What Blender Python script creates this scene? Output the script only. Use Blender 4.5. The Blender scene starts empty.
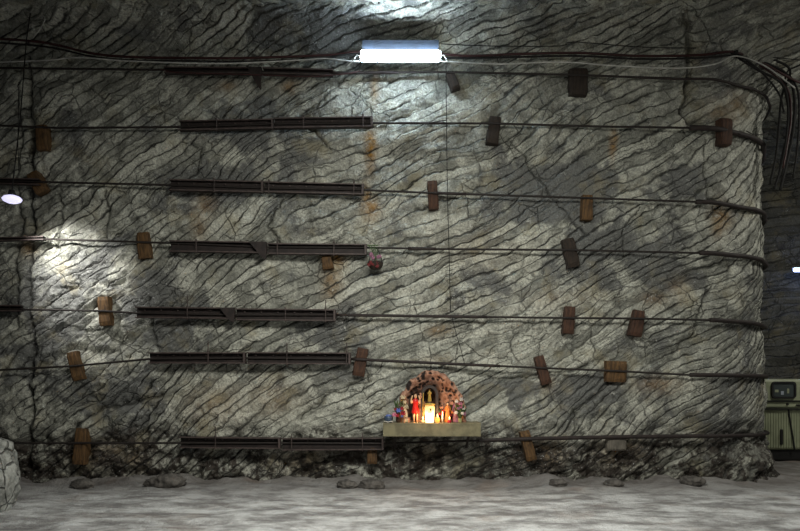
import bpy, bmesh, math, random
import numpy as np
from mathutils import Vector, Matrix, noise as mnoise
random.seed(7)
C = bpy.context.scene.collection
PI = math.pi
F = 667.0; HZ = 378.0; CAMY = -10.0; CAMZ = 1.6

def P(u, v, off=0.0):
    """point of the place seen at (u,v) on the plane that stands off metres in front of the wall plane"""
    D = 10.0 - off
    return Vector(((u-400)*D/F, -off, CAMZ+(HZ-v)*D/F))

# ------------------------------------------------------------------ materials
def newmat(name):
    m = bpy.data.materials.new(name); m.use_nodes = True
    nt = m.node_tree; nt.nodes.clear()
    out = nt.nodes.new('ShaderNodeOutputMaterial'); b = nt.nodes.new('ShaderNodeBsdfPrincipled')
    nt.links.new(b.outputs[0], out.inputs[0])
    return m, nt, b
def N(nt, t, **kw):
    n = nt.nodes.new(t)
    for k, v in kw.items(): setattr(n, k, v)
    return n
def setin(nt, sock, v):
    if hasattr(v, 'links') or hasattr(v, 'is_output'): nt.links.new(v, sock)
    else: sock.default_value = v
def math_(nt, op, a, b=None, c=None, clamp=False):
    n = N(nt, 'ShaderNodeMath', operation=op); n.use_clamp = clamp
    for i, v in enumerate((a, b, c)):
        if v is not None: setin(nt, n.inputs[i], v)
    return n.outputs[0]
def mrange(nt, v, a, b, c=0., d=1., smooth=True):
    n = N(nt, 'ShaderNodeMapRange'); n.interpolation_type = 'SMOOTHSTEP' if smooth else 'LINEAR'
    setin(nt, n.inputs[0], v)
    for i, x in enumerate((a, b, c, d)): n.inputs[i+1].default_value = x
    return n.outputs[0]
def noise(nt, scale, detail=4, rough=.55, vec=None, dist=0.):
    n = N(nt, 'ShaderNodeTexNoise'); n.inputs['Scale'].default_value = scale
    n.inputs['Detail'].default_value = detail; n.inputs['Roughness'].default_value = rough
    n.inputs['Distortion'].default_value = dist
    if vec is None: vec = N(nt, 'ShaderNodeTexCoord').outputs['Object']
    nt.links.new(vec, n.inputs['Vector'])
    return n.outputs[0]
def mix(nt, f, a, b, mode='MIX'):
    n = N(nt, 'ShaderNodeMix', data_type='RGBA', blend_type=mode)
    setin(nt, n.inputs[0], f)
    for s, v in ((n.inputs[6], a), (n.inputs[7], b)):
        if isinstance(v, tuple): s.default_value = (*v, 1) if len(v) == 3 else v
        else: nt.links.new(v, s)
    return n.outputs[2]
def attr(nt, name):
    n = N(nt, 'ShaderNodeAttribute', attribute_name=name); return n.outputs['Fac']
def bump(nt, b, h, dist, strength=1.):
    n = N(nt, 'ShaderNodeBump'); n.inputs['Strength'].default_value = strength
    n.inputs['Distance'].default_value = dist
    nt.links.new(h, n.inputs['Height']); nt.links.new(n.outputs[0], b.inputs['Normal'])

def simple(name, col, rough=.6, metal=0., var=.25, scale=14., bdist=.002, dark=None, emis=None, estr=0.):
    m, nt, b = newmat(name)
    n1 = noise(nt, scale, 5, .6)
    d = dark if dark else tuple(c*(1-var) for c in col)
    l = tuple(min(1, c*(1+var*.6)) for c in col)
    nt.links.new(mix(nt, mrange(nt, n1, .35, .65), d, l), b.inputs['Base Color'])
    b.inputs['Roughness'].default_value = rough; b.inputs['Metallic'].default_value = metal
    if bdist: bump(nt, b, noise(nt, scale*3, 4), bdist)
    if emis:
        b.inputs['Emission Color'].default_value = (*emis, 1); b.inputs['Emission Strength'].default_value = estr
    return m

def rock_mat(name, light, mid, grey, line, strat=1., value=1.):
    m, nt, b = newmat(name)
    q = attr(nt, 'strata'); stain = attr(nt, 'stain'); crack = attr(nt, 'crack'); gr = attr(nt, 'grey'); foot = attr(nt, 'foot')
    fine = noise(nt, 9, 5, .65); vfine = noise(nt, 40, 4, .6); big = noise(nt, .9, 6, .68, dist=.5); med = noise(nt, 3.2, 6, .65, dist=.6)
    qq = math_(nt, 'ADD', q, math_(nt, 'MULTIPLY', math_(nt, 'SUBTRACT', fine, .5), .34))
    pp = math_(nt, 'PINGPONG', qq, .5)
    width = mrange(nt, noise(nt, 2.3, 4, .6), .34, .66, .02, .17)
    lw = math_(nt, 'DIVIDE', pp, math_(nt, 'ADD', width, .004), clamp=True)
    l1 = math_(nt, 'SUBTRACT', 1., math_(nt, 'POWER', lw, 1.4))
    # finer secondary streaks inside a layer
    q2 = math_(nt, 'ADD', math_(nt, 'MULTIPLY', q, 2.7), math_(nt, 'MULTIPLY', math_(nt, 'SUBTRACT', med, .5), 2.2))
    p2 = math_(nt, 'PINGPONG', q2, .5)
    l2 = math_(nt, 'MULTIPLY', mrange(nt, p2, .0, .1, 1., 0.), mrange(nt, noise(nt, 1.7, 3), .46, .66, 0., .75))
    # joints across the layers
    tc = N(nt, 'ShaderNodeTexCoord').outputs['Object']
    wv = N(nt, 'ShaderNodeVectorMath', operation='ADD'); nt.links.new(tc, wv.inputs[0])
    nz = N(nt, 'ShaderNodeTexNoise'); nz.inputs['Scale'].default_value = 2.5; nz.inputs['Detail'].default_value = 5; nt.links.new(tc, nz.inputs['Vector'])
    sc = N(nt, 'ShaderNodeVectorMath', operation='SCALE'); nt.links.new(nz.outputs[1], sc.inputs[0]); sc.inputs[3].default_value = .35
    nt.links.new(sc.outputs[0], wv.inputs[1])
    vo = N(nt, 'ShaderNodeTexVoronoi', feature='DISTANCE_TO_EDGE'); vo.inputs['Scale'].default_value = 2.6
    nt.links.new(wv.outputs[0], vo.inputs['Vector'])
    l3 = math_(nt, 'MULTIPLY', mrange(nt, vo.outputs[0], .0, .035, 1., 0.), mrange(nt, noise(nt, 1.3, 3), .42, .62, 0., .7))
    strat = mrange(nt, noise(nt, .75, 3, .6), .36, .56, .35, 1.)
    lines = math_(nt, 'MAXIMUM', math_(nt, 'MULTIPLY', l1, strat), math_(nt, 'MAXIMUM', l2, l3))
    lines = math_(nt, 'MAXIMUM', lines, crack)
    # layer by layer tone
    wn = N(nt, 'ShaderNodeTexWhiteNoise', noise_dimensions='1D')
    nt.links.new(math_(nt, 'FLOOR', qq), wn.inputs['W'])
    tone = math_(nt, 'ADD', math_(nt, 'MULTIPLY', wn.outputs[0], .22), math_(nt, 'MULTIPLY', med, .9))
    col = mix(nt, mrange(nt, tone, .42, .68), mid, light)
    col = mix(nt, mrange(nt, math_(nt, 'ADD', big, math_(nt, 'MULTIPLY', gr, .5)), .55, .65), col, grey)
    col = mix(nt, mrange(nt, vfine, .3, .7, .5, 0.), col, (.05, .05, .045))
    # ochre blush in broad patches, rust where water ran
    col = mix(nt, mrange(nt, noise(nt, 1.9, 5, .6), .52, .68, 0., .42), col, (.36, .31, .18))
    st = math_(nt, 'MULTIPLY', stain, mrange(nt, fine, .35, .6, .75, 1.3), clamp=True)
    col = mix(nt, st, col, (.30, .15, .022))
    # darker brown foot of the wall
    col = mix(nt, math_(nt, 'MULTIPLY', foot, mrange(nt, noise(nt, 4.5, 6, .7), .44, .60, 1., .12), clamp=True), col, (.040, .031, .024))
    col = mix(nt, math_(nt, 'MULTIPLY', lines, .93, clamp=True), col, line)
    blot = mrange(nt, noise(nt, 17, 4, .7), .53, .66, 0., .62)
    col = mix(nt, math_(nt, 'MULTIPLY', blot, mrange(nt, noise(nt, 1.1, 2), .38, .6, .25, 1.)), col, (.055, .055, .05))
    # crystals
    cr = mrange(nt, noise(nt, 34, 3, .6), .62, .70, 0., .6)
    col = mix(nt, math_(nt, 'MULTIPLY', cr, mrange(nt, big, .4, .6)), col, (.75, .76, .74))
    sc_ = math_(nt, 'MULTIPLY', mrange(nt, noise(nt, 7, 7, .78), .60, .68, 0., .75), mrange(nt, noise(nt, 1.5, 2), .45, .6))
    col = mix(nt, sc_, col, (.74, .75, .70))
    hs = N(nt, 'ShaderNodeHueSaturation'); hs.inputs['Value'].default_value = value; nt.links.new(col, hs.inputs['Color'])
    nt.links.new(hs.outputs[0], b.inputs['Base Color'])
    b.inputs['Roughness'].default_value = .62
    h = math_(nt, 'ADD', math_(nt, 'MULTIPLY', fine, .9), math_(nt, 'MULTIPLY', vfine, .22))
    h = math_(nt, 'ADD', h, math_(nt, 'MULTIPLY', med, .7))
    h = math_(nt, 'SUBTRACT', h, math_(nt, 'MULTIPLY', lines, .5))
    bump(nt, b, h, .05)
    return m

M = {}
M['rock'] = rock_mat('veined_salt_rock', (.74, .745, .65), (.29, .295, .255), (.20, .205, .195), (.012, .012, .010))
M['rock_far'] = rock_mat('shaded_salt_rock', (.20, .20, .18), (.12, .12, .11), (.07, .07, .07), (.012, .012, .012))  # same rock, the tunnel's gloom put into darker colours
M['boulder'] = simple('salt_block_crust', (.34, .35, .33), .8, var=.5, scale=4, bdist=.03)
m, nt, b = newmat('cracked_salt_block')
tc = N(nt, 'ShaderNodeTexCoord').outputs['Object']
nz = N(nt, 'ShaderNodeTexNoise'); nz.inputs['Scale'].default_value = 3; nt.links.new(tc, nz.inputs['Vector'])
wv = N(nt, 'ShaderNodeVectorMath', operation='MULTIPLY_ADD'); nt.links.new(nz.outputs[1], wv.inputs[0]); wv.inputs[1].default_value = (.3, .3, .3); nt.links.new(tc, wv.inputs[2])
vo = N(nt, 'ShaderNodeTexVoronoi', feature='DISTANCE_TO_EDGE'); vo.inputs['Scale'].default_value = 2.6; nt.links.new(wv.outputs[0], vo.inputs['Vector'])
ln = mrange(nt, vo.outputs[0], 0., .035, 1., 0.)
c = mix(nt, mrange(nt, noise(nt, 5, 6, .65), .38, .62), (.20, .205, .19), (.50, .51, .48))
nt.links.new(mix(nt, math_(nt, 'MULTIPLY', ln, .75), c, (.05, .05, .045)), b.inputs['Base Color']); b.inputs['Roughness'].default_value = .8
bump(nt, b, math_(nt, 'SUBTRACT', noise(nt, 12, 5), ln), .04)
M['boulder'] = m
M['stone'] = simple('dusty_stone', (.12, .11, .10), .85, var=.5, scale=9, bdist=.02)
M['rope'] = simple('rusty_wire_rope', (.018, .013, .011), .7, .0, scale=30, bdist=.004)
M['steel'] = simple('rust_brown_steel', (.022, .014, .0125), .7, .0, var=.45, scale=11, bdist=.003)
M['steel_lit'] = simple('lit_steel_tone', (.070, .050, .046), .6, .0, var=.4, scale=16)  # lighter copy of the steel, its lit look put into the colour
M['red_cable'] = simple('dark_red_cable_sheath', (.045, .010, .010), .5, scale=8)
M['black_cable'] = simple('black_cable_sheath', (.008, .0075, .007), .85, scale=8)
M['white_cable'] = simple('grey_white_cable_sheath', (.55, .55, .52), .7, scale=8)
M['sheet'] = simple('dull_blue_grey_sheet', (.016, .024, .040), .7, scale=6, bdist=0)
M['housing'] = simple('painted_lamp_housing', (.45, .50, .58), .4, scale=6, bdist=0)
M['black'] = simple('black_rubber', (.012, .012, .012), .6)
M['shelf'] = simple('olive_grey_painted_wood', (.20, .18, .105), .6, var=.3, scale=7, bdist=.003)
M['cream'] = simple('cream_painted_metal', (.36, .39, .26), .45, var=.15, scale=4, bdist=.001)

def wood(name, col, dark):
    m, nt, b = newmat(name)
    tc = N(nt, 'ShaderNodeTexCoord').outputs['Object']
    mp = N(nt, 'ShaderNodeMapping'); mp.inputs['Scale'].default_value = (30, 30, 3.5); nt.links.new(tc, mp.inputs[0])
    g = noise(nt, 1.4, 5, .6, vec=mp.outputs[0]); s = noise(nt, 5, 4, .6)
    c = mix(nt, mrange(nt, g, .35, .65), dark, col)
    c = mix(nt, mrange(nt, s, .5, .7, 0., .6), c, tuple(x*.4 for x in dark))
    nt.links.new(c, b.inputs['Base Color']); b.inputs['Roughness'].default_value = .8
    bump(nt, b, g, .01)
    return m
M['wood'] = wood('aged_wood', (.150, .080, .028), (.060, .032, .012))
M['wood_dark'] = wood('dark_wood', (.035, .022, .014), (.015, .010, .007))
M['wood_red'] = wood('reddish_wood', (.085, .038, .020), (.035, .016, .010))
M['wood_grey'] = wood('grey_wood', (.20, .18, .15), (.12, .11, .09))

def emit(name, col, s):
    m, nt, b = newmat(name)
    b.inputs['Base Color'].default_value = (*col, 1)
    b.inputs['Emission Color'].default_value = (*col, 1); b.inputs['Emission Strength'].default_value = s
    return m
M['tube'] = emit('cool_white_diffuser', (.72, .88, 1.0), 60)
M['bay'] = emit('pale_violet_lens', (.70, .68, .98), 1.1)
M['blue_tube'] = emit('cold_blue_tube', (.42, .55, 1.0), 6)
def plain(name, col, rough=.5, **k): return simple(name, col, rough, scale=20, bdist=.001, **k)
M['robe_red'] = plain('red_glazed_plaster', (.62, .02, .015), .35)
M['skin'] = plain('painted_plaster_skin', (.72, .46, .28))
M['ivory'] = plain('ivory_plaster', (.72, .60, .40))
M['gold'] = plain('gilded_plaster', (.55, .36, .08), .35)
M['salmon'] = plain('salmon_plaster', (.62, .30, .18), .7)
M['pink'] = plain('pink_petal', (.62, .20, .30)); M['dark_crimson'] = plain('dried_crimson_petal', (.16, .012, .015)); M['mauve'] = plain('mauve_petal', (.32, .14, .22))
M['crimson'] = plain('crimson_petal', (.35, .01, .03)); M['blue'] = plain('blue_petal', (.12, .18, .50))
M['whitep'] = plain('white_petal', (.72, .68, .62)); M['leaf'] = plain('dull_green_leaf', (.06, .11, .035))
M['brown'] = plain('brown_hair_paint', (.07, .035, .02)); M['orange'] = plain('orange_plaster', (.65, .22, .05))
M['blueglass'] = plain('blue_glazed_bowl', (.05, .08, .13), .25); M['paper'] = plain('white_cloth', (.75, .72, .65), .8)
M['greencup'] = plain('pale_green_cup', (.42, .46, .22), .3)

# ------------------------------------------------------------------ object helpers
def tag(o, label=None, cat=None, group=None, kind=None):
    if label: o['label'] = label
    if cat: o['category'] = cat
    if group: o['group'] = group
    if kind: o['kind'] = kind
    return o
def obj(name, bm, mat, parent=None, smooth=False, loc=None, label=None):
    me = bpy.data.meshes.new(name)
    bmesh.ops.recalc_face_normals(bm, faces=bm.faces)
    bm.to_mesh(me); bm.free()
    if smooth:
        for p in me.polygons: p.use_smooth = True
    me.materials.append(M[mat] if isinstance(mat, str) else mat)
    o = bpy.data.objects.new(name, me); C.objects.link(o)
    if parent: o.parent = parent
    if loc is not None: o.location = loc
    if label: o['label'] = label
    return o
def empty(name, loc, label, cat, group=None, rot=None):
    o = bpy.data.objects.new(name, None); C.objects.link(o); o.location = loc; o.empty_display_size = .1
    if rot: o.rotation_euler = rot
    return tag(o, label, cat, group)
def box(bm, c, s, rot=None, bev=0.):
    r = bmesh.ops.create_cube(bm, size=1.)
    vs = r['verts']
    bmesh.ops.scale(bm, vec=s, verts=vs)
    if bev:
        es = list({e for v in vs for e in v.link_edges})
        rr = bmesh.ops.bevel(bm, geom=es, offset=bev, segments=2, affect='EDGES', profile=.5)
        vs = list(set(rr['verts']) | {v for v in vs if v.is_valid})
    if rot is not None: bmesh.ops.rotate(bm, cent=(0, 0, 0), matrix=rot, verts=vs)
    bmesh.ops.translate(bm, vec=c, verts=vs)
    return vs
def cyl(bm, a, b, r0, r1=None, n=12):
    a = Vector(a); b = Vector(b); r1 = r0 if r1 is None else r1
    d = b-a
    res = bmesh.ops.create_cone(bm, cap_ends=True, segments=n, radius1=r0, radius2=r1, depth=d.length)
    q = d.to_track_quat('Z', 'Y').to_matrix()
    bmesh.ops.rotate(bm, cent=(0, 0, 0), matrix=q, verts=res['verts'])
    bmesh.ops.translate(bm, vec=(a+b)/2, verts=res['verts'])
    return res['verts']
def ball(bm, c, r, sc=(1, 1, 1), seg=10):
    res = bmesh.ops.create_uvsphere(bm, u_segments=seg+2, v_segments=seg-2, radius=r)
    bmesh.ops.scale(bm, vec=sc, verts=res['verts']); bmesh.ops.translate(bm, vec=c, verts=res['verts'])
def smooth_path(pts, step=.05):
    """Catmull-Rom through the points"""
    pts = [Vector(p) for p in pts]
    if len(pts) < 3: return pts
    ext = [pts[0]*2-pts[1]] + pts + [pts[-1]*2-pts[-2]]
    out = []
    for i in range(1, len(ext)-2):
        p0, p1, p2, p3 = ext[i-1:i+3]
        n = max(1, int((p2-p1).length/step))
        for k in range(n):
            t = k/n
            out.append(.5*((2*p1)+(p2-p0)*t+(2*p0-5*p1+4*p2-p3)*t*t+(3*p1-p0-3*p2+p3)*t**3))
    out.append(pts[-1]); return out
def tube(bm, path, r, n=7):
    path = [Vector(p) for p in path]
    rings = []
    up = Vector((0, 0, 1))
    for i, p in enumerate(path):
        d = (path[min(i+1, len(path)-1)]-path[max(i-1, 0)]).normalized()
        if abs(d.dot(up)) > .95: up = Vector((0, 1, 0)) if abs(d.z) > .9 else Vector((0, 0, 1))
        a = d.cross(up).normalized(); b = d.cross(a).normalized()
        rr = r(i/(len(path)-1)) if callable(r) else r
        rings.append([bm.verts.new(p+a*(rr*math.cos(2*PI*k/n))+b*(rr*math.sin(2*PI*k/n))) for k in range(n)])
        up = -b if abs(b.z) > .3 else up
    for i in range(len(rings)-1):
        A, B = rings[i], rings[i+1]
        # keep the rings matched
        off = min(range(n), key=lambda o: sum((A[k].co-B[(k+o) % n].co).length for k in range(n)))
        B = B[off:]+B[:off]; rings[i+1] = B
        for k in range(n): bm.faces.new((A[k], A[(k+1) % n], B[(k+1) % n], B[k]))
    bm.faces.new(rings[0]); bm.faces.new(rings[-1])
def lathe(bm, prof, c=(0, 0, 0), n=16, sy=1., twist=None):
    rings = []
    for r, z in prof:
        rings.append([bm.verts.new((c[0]+max(r, .0004)*math.cos(2*PI*k/n), c[1]+sy*max(r, .0004)*math.sin(2*PI*k/n), c[2]+z)) for k in range(n)])
    for A, B in zip(rings, rings[1:]):
        for k in range(n): bm.faces.new((A[k], A[(k+1) % n], B[(k+1) % n], B[k]))
    bm.faces.new(rings[0]); bm.faces.new(rings[-1])

# ------------------------------------------------------------------ numpy noise
rng = np.random.RandomState(11)
PERM = rng.permutation(256); PERM = np.concatenate([PERM, PERM, PERM])
G = rng.normal(size=(256, 3)); G /= np.linalg.norm(G, axis=1)[:, None]; G = G.astype(np.float32)
def pn(x, y, z):
    xi = np.floor(x).astype(int); yi = np.floor(y).astype(int); zi = np.floor(z).astype(int)
    xf = (x-xi).astype(np.float32); yf = (y-yi).astype(np.float32); zf = (z-zi).astype(np.float32)
    u = xf**3*(xf*(xf*6-15)+10); v = yf**3*(yf*(yf*6-15)+10); w = zf**3*(zf*(zf*6-15)+10)
    def g(i, j, k):
        h = PERM[PERM[PERM[(xi+i) & 255]+((yi+j) & 255)]+((zi+k) & 255)]
        gg = G[h]
        return gg[..., 0]*(xf-i)+gg[..., 1]*(yf-j)+gg[..., 2]*(zf-k)
    def L(a, b, t): return a+(b-a)*t
    return 1.6*L(L(L(g(0,0,0), g(1,0,0), u), L(g(0,1,0), g(1,1,0), u), v), L(L(g(0,0,1), g(1,0,1), u), L(g(0,1,1), g(1,1,1), u), v), w)
def fbm(x, y, z, f, o=4, gain=.5):
    r = 0; a = 1.; t = 0
    for k in range(o):
        r = r+a*pn(x*f+17.3*k, y*f+5.1*k, z*f+9.7*k); t += a; a *= gain; f *= 2.03
    return r/t
def sstep(a, b, x):
    t = np.clip((x-a)/(b-a), 0, 1); return t*t*(3-2*t)

def strata(x, y, z):
    """layer coordinate: whole numbers are the dark partings; gentle in the middle, steeper at the left"""
    L = np.clip(-1.6-x, 0, 20)
    g = .50*x - .125*np.maximum(L, 0)**1.5 - .10*np.sin(x*1.1)
    R = np.clip(x-2.2, 0, 20)*np.clip(3.2-z, 0, 3)*.13
    d = z-y*.8-g-R
    wx, wz = x+z*.25, z-x*.25
    q = d/.168
    lx, lz = x*.88+z*.47, z*.88-x*.47
    q = q + 1.9*fbm(x, y, z, .42, 2) + .80*fbm(lx*.5, y, lz*1.3, 1.2, 2) + .36*fbm(lx*.7, y, lz*1.2, 2.9, 2) + .20*fbm(x, y, z, 7., 2)
    return q
def rock_height(x, y, z, q):
    h = .085*fbm(x, y, z, .55, 3)
    # blocky lumps pulled out along the layers
    a = .85
    lx, lz = x*.88+z*.47, z*.88-x*.47
    h += .060*np.abs(fbm(lx*.5, y, lz*1.25, 1.5, 3))*2-.04
    rg = sstep(-1.2, -4., x-.5*(2.2-z))*.8+.25
    h += rg*(.15*np.abs(fbm(lx*.75, y, lz*1.3, 1.9, 3))-.03)
    h += .035*fbm(x, y, z, 4.5, 3)
    fc = fbm(lx*.8+7, y, lz*1.2, .9, 2); h += .05*(np.floor(fc*5)/5-fc)*sstep(.1, -.2, fbm(x, y+9, z, .5, 2))
    fr = q-np.floor(q)
    md = sstep(-.25, .2, fbm(x+40, y, z, 1.1, 2))
    h += .026*(fr-.5)*(.35+.65*md)                      # shingle step
    h -= .022*np.exp(-(np.minimum(fr, 1-fr)/.06)**2)*(.3+.7*md)
    h += .010*fbm(x, y, z, 18, 2)
    return h

def segd(x, z, pts):
    d = np.full(x.shape, 9.)
    for (x0, z0), (x1, z1) in zip(pts, pts[1:]):
        dx, dz = x1-x0, z1-z0
        t = np.clip(((x-x0)*dx+(z-z0)*dz)/(dx*dx+dz*dz+1e-9), 0, 1)
        d = np.minimum(d, np.hypot(x-x0-t*dx, z-z0-t*dz))
    return d
def uv(*p): return [((u-400)*10/F, CAMZ+(HZ-v)*10/F) for u, v in p]
CRACKS = [  # fissures of the wall: polyline, half width, depth
 (uv((28,60),(31,170),(26,300),(31,380),(24,470)), .030, .10), (uv((18,90),(17,200),(14,330)), .02, .05),
 (uv((104,190),(107,215),(106,242)), .02, .05), (uv((60,188),(62,215),(58,245)), .02, .05),
 (uv((655,-5),(672,30),(689,58),(690,95),(683,110),(705,125)), .03, .12), (uv((560,40),(620,20),(650,-5)), .02, .04),
 (uv((707,140),(708,180),(712,200)), .014, .03), (uv((513,140),(540,180),(565,210),(590,235)), .016, .025),
 (uv((285,200),(268,225),(280,245)), .016, .03), (uv((640,205),(622,235),(625,255)), .016, .03),
 (uv((712,285),(700,315),(690,335),(675,355)), .02, .05), (uv((470,375),(520,380),(590,365)), .02, .06),
 (uv((365,60),(330,90),(300,115),(330,150)), .018, .04), (uv((555,430),(585,405),(610,380)), .02, .04),
 (uv((150,300),(150,330),(158,352)), .018, .05), (uv((60,440),(100,410),(160,395)), .03, .07),
 (uv((180,140),(200,150),(196,170)), .02, .04), (uv((300,420),(330,395),(372,380)), .02, .05)]
STAINS = [  # rust runs: u, v, ru, rv, strength
 (370,148,5,20,.9),(371,208,8,10,.8),(366,196,5,12,.6),(338,258,7,8,.8),(332,282,9,16,.45),(375,84,4,14,.55),(613,145,3,12,.7),
 (615,137,3,8,.6),(725,215,10,14,.6),(720,225,6,10,.6),(440,330,12,6,.4),(660,385,20,8,.35),(548,383,6,6,.4),(655,300,14,8,.3),
 (205,205,10,14,.35),(200,225,8,16,.35),(25,245,7,8,.6),(225,85,9,6,.4),(290,85,8,6,.5),(730,110,20,10,.35),(745,100,14,12,.35),
 (270,400,30,16,.22),(215,405,30,18,.25),(100,455,30,14,.3),(545,455,18,12,.45),(430,455,20,12,.3),(300,462,24,12,.3),(135,460,10,14,.35),
 (620,455,26,14,.3),(680,290,10,12,.25),(435,362,20,6,.2),(560,300,30,10,.14),(480,250,40,20,.10)]
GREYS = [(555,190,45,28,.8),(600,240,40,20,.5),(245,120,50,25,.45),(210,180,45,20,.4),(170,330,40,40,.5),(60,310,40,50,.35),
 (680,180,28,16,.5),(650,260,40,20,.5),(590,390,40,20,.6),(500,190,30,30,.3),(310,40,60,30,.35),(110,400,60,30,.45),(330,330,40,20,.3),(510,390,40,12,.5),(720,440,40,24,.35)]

R_C = 1.6; X_C = 4.5; ZROOF = 6.82
def profile(s):
    """plan of the pillar: a straight face, a rounded corner, a side running back. s = x along the face"""
    s = np.asarray(s, float)
    a = np.clip((s-X_C)/R_C, 0, PI/2)
    x = np.where(s < X_C, s, X_C+R_C*np.sin(a)); y = np.where(s < X_C, 0, R_C*(1-np.cos(a)))
    y = y+np.clip(s-X_C-R_C*PI/2, 0, 99)
    nx = np.sin(a); ny = -np.cos(a)
    return x, y, nx, ny
def flare_start(s):
    return 6.12-.55*sstep(3.6, X_C+1.6, np.asarray(s, float))+.25*sstep(-4.5, -7, np.asarray(s, float))
def nominal(s, z):
    zf = flare_start(s); R = ZROOF-zf
    t = np.clip((z-zf)/R, 0, .999)
    return R*(1-np.sqrt(1-t*t)) + .30*np.exp(-(np.maximum(z, 0)/.42)**2)*sstep(4.2, 5.6, s)

def grid_mesh(name, X, Y, Z, mat, attrs, kind='structure'):
    nr, nc = X.shape
    me = bpy.data.meshes.new(name)
    co = np.stack([X, Y, Z], -1).reshape(-1, 3).astype(np.float32)
    idx = np.arange(nr*nc).reshape(nr, nc)
    quads = np.stack([idx[:-1, :-1], idx[:-1, 1:], idx[1:, 1:], idx[1:, :-1]], -1).reshape(-1, 4).astype(np.int32)
    me.vertices.add(len(co)); me.vertices.foreach_set('co', co.ravel())
    me.loops.add(quads.size); me.loops.foreach_set('vertex_index', quads.ravel())
    me.polygons.add(len(quads)); me.polygons.foreach_set('loop_start', np.arange(0, quads.size, 4, dtype=np.int32))
    me.polygons.foreach_set('use_smooth', np.ones(len(quads), bool))
    me.update(calc_edges=True); me.validate()
    for k, v in attrs.items():
        a = me.attributes.new(k, 'FLOAT', 'POINT'); a.data.foreach_set('value', np.asarray(v, np.float32).ravel())
    me.materials.append(mat if not isinstance(mat, str) else M[mat])
    o = bpy.data.objects.new(name, me); C.objects.link(o)
    if kind: o['kind'] = kind
    return o

# ------------------------------------------------------------------ the pillar face
ST = .0155
s_front = np.arange(-8.5, X_C+R_C*PI/2*.95, ST)
s_back = np.concatenate([np.arange(s_front[-1]+.03, s_front[-1]+1, .03), np.arange(s_front[-1]+1.05, s_front[-1]+5.5, .08)])
S1 = np.concatenate([s_front, s_back])
NZ1, NZ2 = 400, 64
t1 = np.linspace(0, 1, NZ1); th = np.linspace(0, PI/2, NZ2)[1:]
ZF = flare_start(S1)
z_low = -.15+(ZF[None, :]+.15)*t1[:, None]
Rf = ZROOF-ZF
z_hi = ZF[None, :]+Rf[None, :]*np.sin(th)[:, None]
Zg = np.vstack([z_low, z_hi]); THg = np.vstack([np.zeros_like(z_low), np.repeat(th[:, None], len(S1), 1)])
Sg = np.repeat(S1[None, :], Zg.shape[0], 0)
px, py, nx, ny = profile(Sg)
off = Rf[None, :]*(1-np.cos(THg)) + .30*np.exp(-(np.maximum(Zg, 0)/.42)**2)*sstep(4.2, 5.6, Sg)
X0 = px+nx*off; Y0 = py+ny*off
Q = strata(X0, Y0, Zg)
Hh = rock_height(X0, Y0, Zg, Q)
crack = np.zeros_like(Hh); stain = np.zeros_like(Hh); grey = np.zeros_like(Hh)
wob = .13*fbm(X0, Y0, Zg, 1.9, 5, .6); wob2 = .13*fbm(X0+30, Y0, Zg, 3.1, 3)
for pts, w, dep in CRACKS:
    d = segd(Sg+wob, Zg+wob2, pts)
    Hh -= dep*np.exp(-(d/(w*1.5))**2); crack = np.maximum(crack, .9*np.exp(-(d/(w*.55))**2))
for u, v, ru, rv, k in STAINS:
    (cx, cz), = uv((u, v))
    e = ((Sg+wob*.6-cx)/(ru*.015))**2+((Zg+wob2*.6-cz)/(rv*.015))**2
    stain = np.maximum(stain, k*np.exp(-e*.8))
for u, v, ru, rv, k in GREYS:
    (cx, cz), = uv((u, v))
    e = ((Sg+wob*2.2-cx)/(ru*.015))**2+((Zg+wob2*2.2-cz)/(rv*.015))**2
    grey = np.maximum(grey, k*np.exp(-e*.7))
ft = sstep(.95, .60, Zg+.5*fbm(X0, Y0, Zg, 1.0, 2))
Hh += ft*(.16*fbm(X0+9, Y0, Zg, 2.2, 4)+.10*fbm(X0, Y0, Zg, 6, 3)-.07) - .05*sstep(.35, .05, Zg)
lim = .085
Hh = np.where(Hh > .03, .03+(lim-.03)*np.tanh((Hh-.03)/(lim-.03)), Hh)
Xw = X0+nx*Hh*np.cos(THg); Yw = Y0+ny*Hh*np.cos(THg); Zw = Zg-Hh*np.sin(THg)
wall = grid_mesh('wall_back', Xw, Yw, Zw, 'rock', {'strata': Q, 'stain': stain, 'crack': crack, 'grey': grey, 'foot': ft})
def surf(x, z):
    """how far the rock stands proud of the nominal plane near (x,z)"""
    i = int(np.clip(np.searchsorted(S1, x), 0, len(S1)-1)); j = int(np.argmin(np.abs(Zg[:, i]-z)))
    return float(off[j, i]+Hh[j, i])

# ------------------------------------------------------------------ roof, far walls, floor
def axis(*seg):
    out = []
    for a, b, st in seg: out.append(np.arange(a, b, st))
    return np.concatenate(out)
gx = axis((-9, 4, .06), (4, 10, .04), (10, 14, .15)); gy = axis((-16, -2.2, .25), (-2.2, 7.2, .045))
XX, YY = np.meshgrid(gx, gy)
Zc = np.full_like(XX, ZROOF)
qc = strata(XX, YY, Zc)
hc = rock_height(XX, YY, Zc, qc)
# the roof merges with the pillar's flare
inside = (YY > -.45) & (XX < X_C+R_C+.6)
Zc2 = Zc-hc*1.0+.25*sstep(-3, -12, YY)*0
zero = np.zeros_like(XX)
grid_mesh('ceiling', XX[::-1], YY[::-1], Zc2[::-1], 'rock', {'strata': qc, 'stain': zero, 'crack': zero, 'grey': zero+.1, 'foot': zero})
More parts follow.
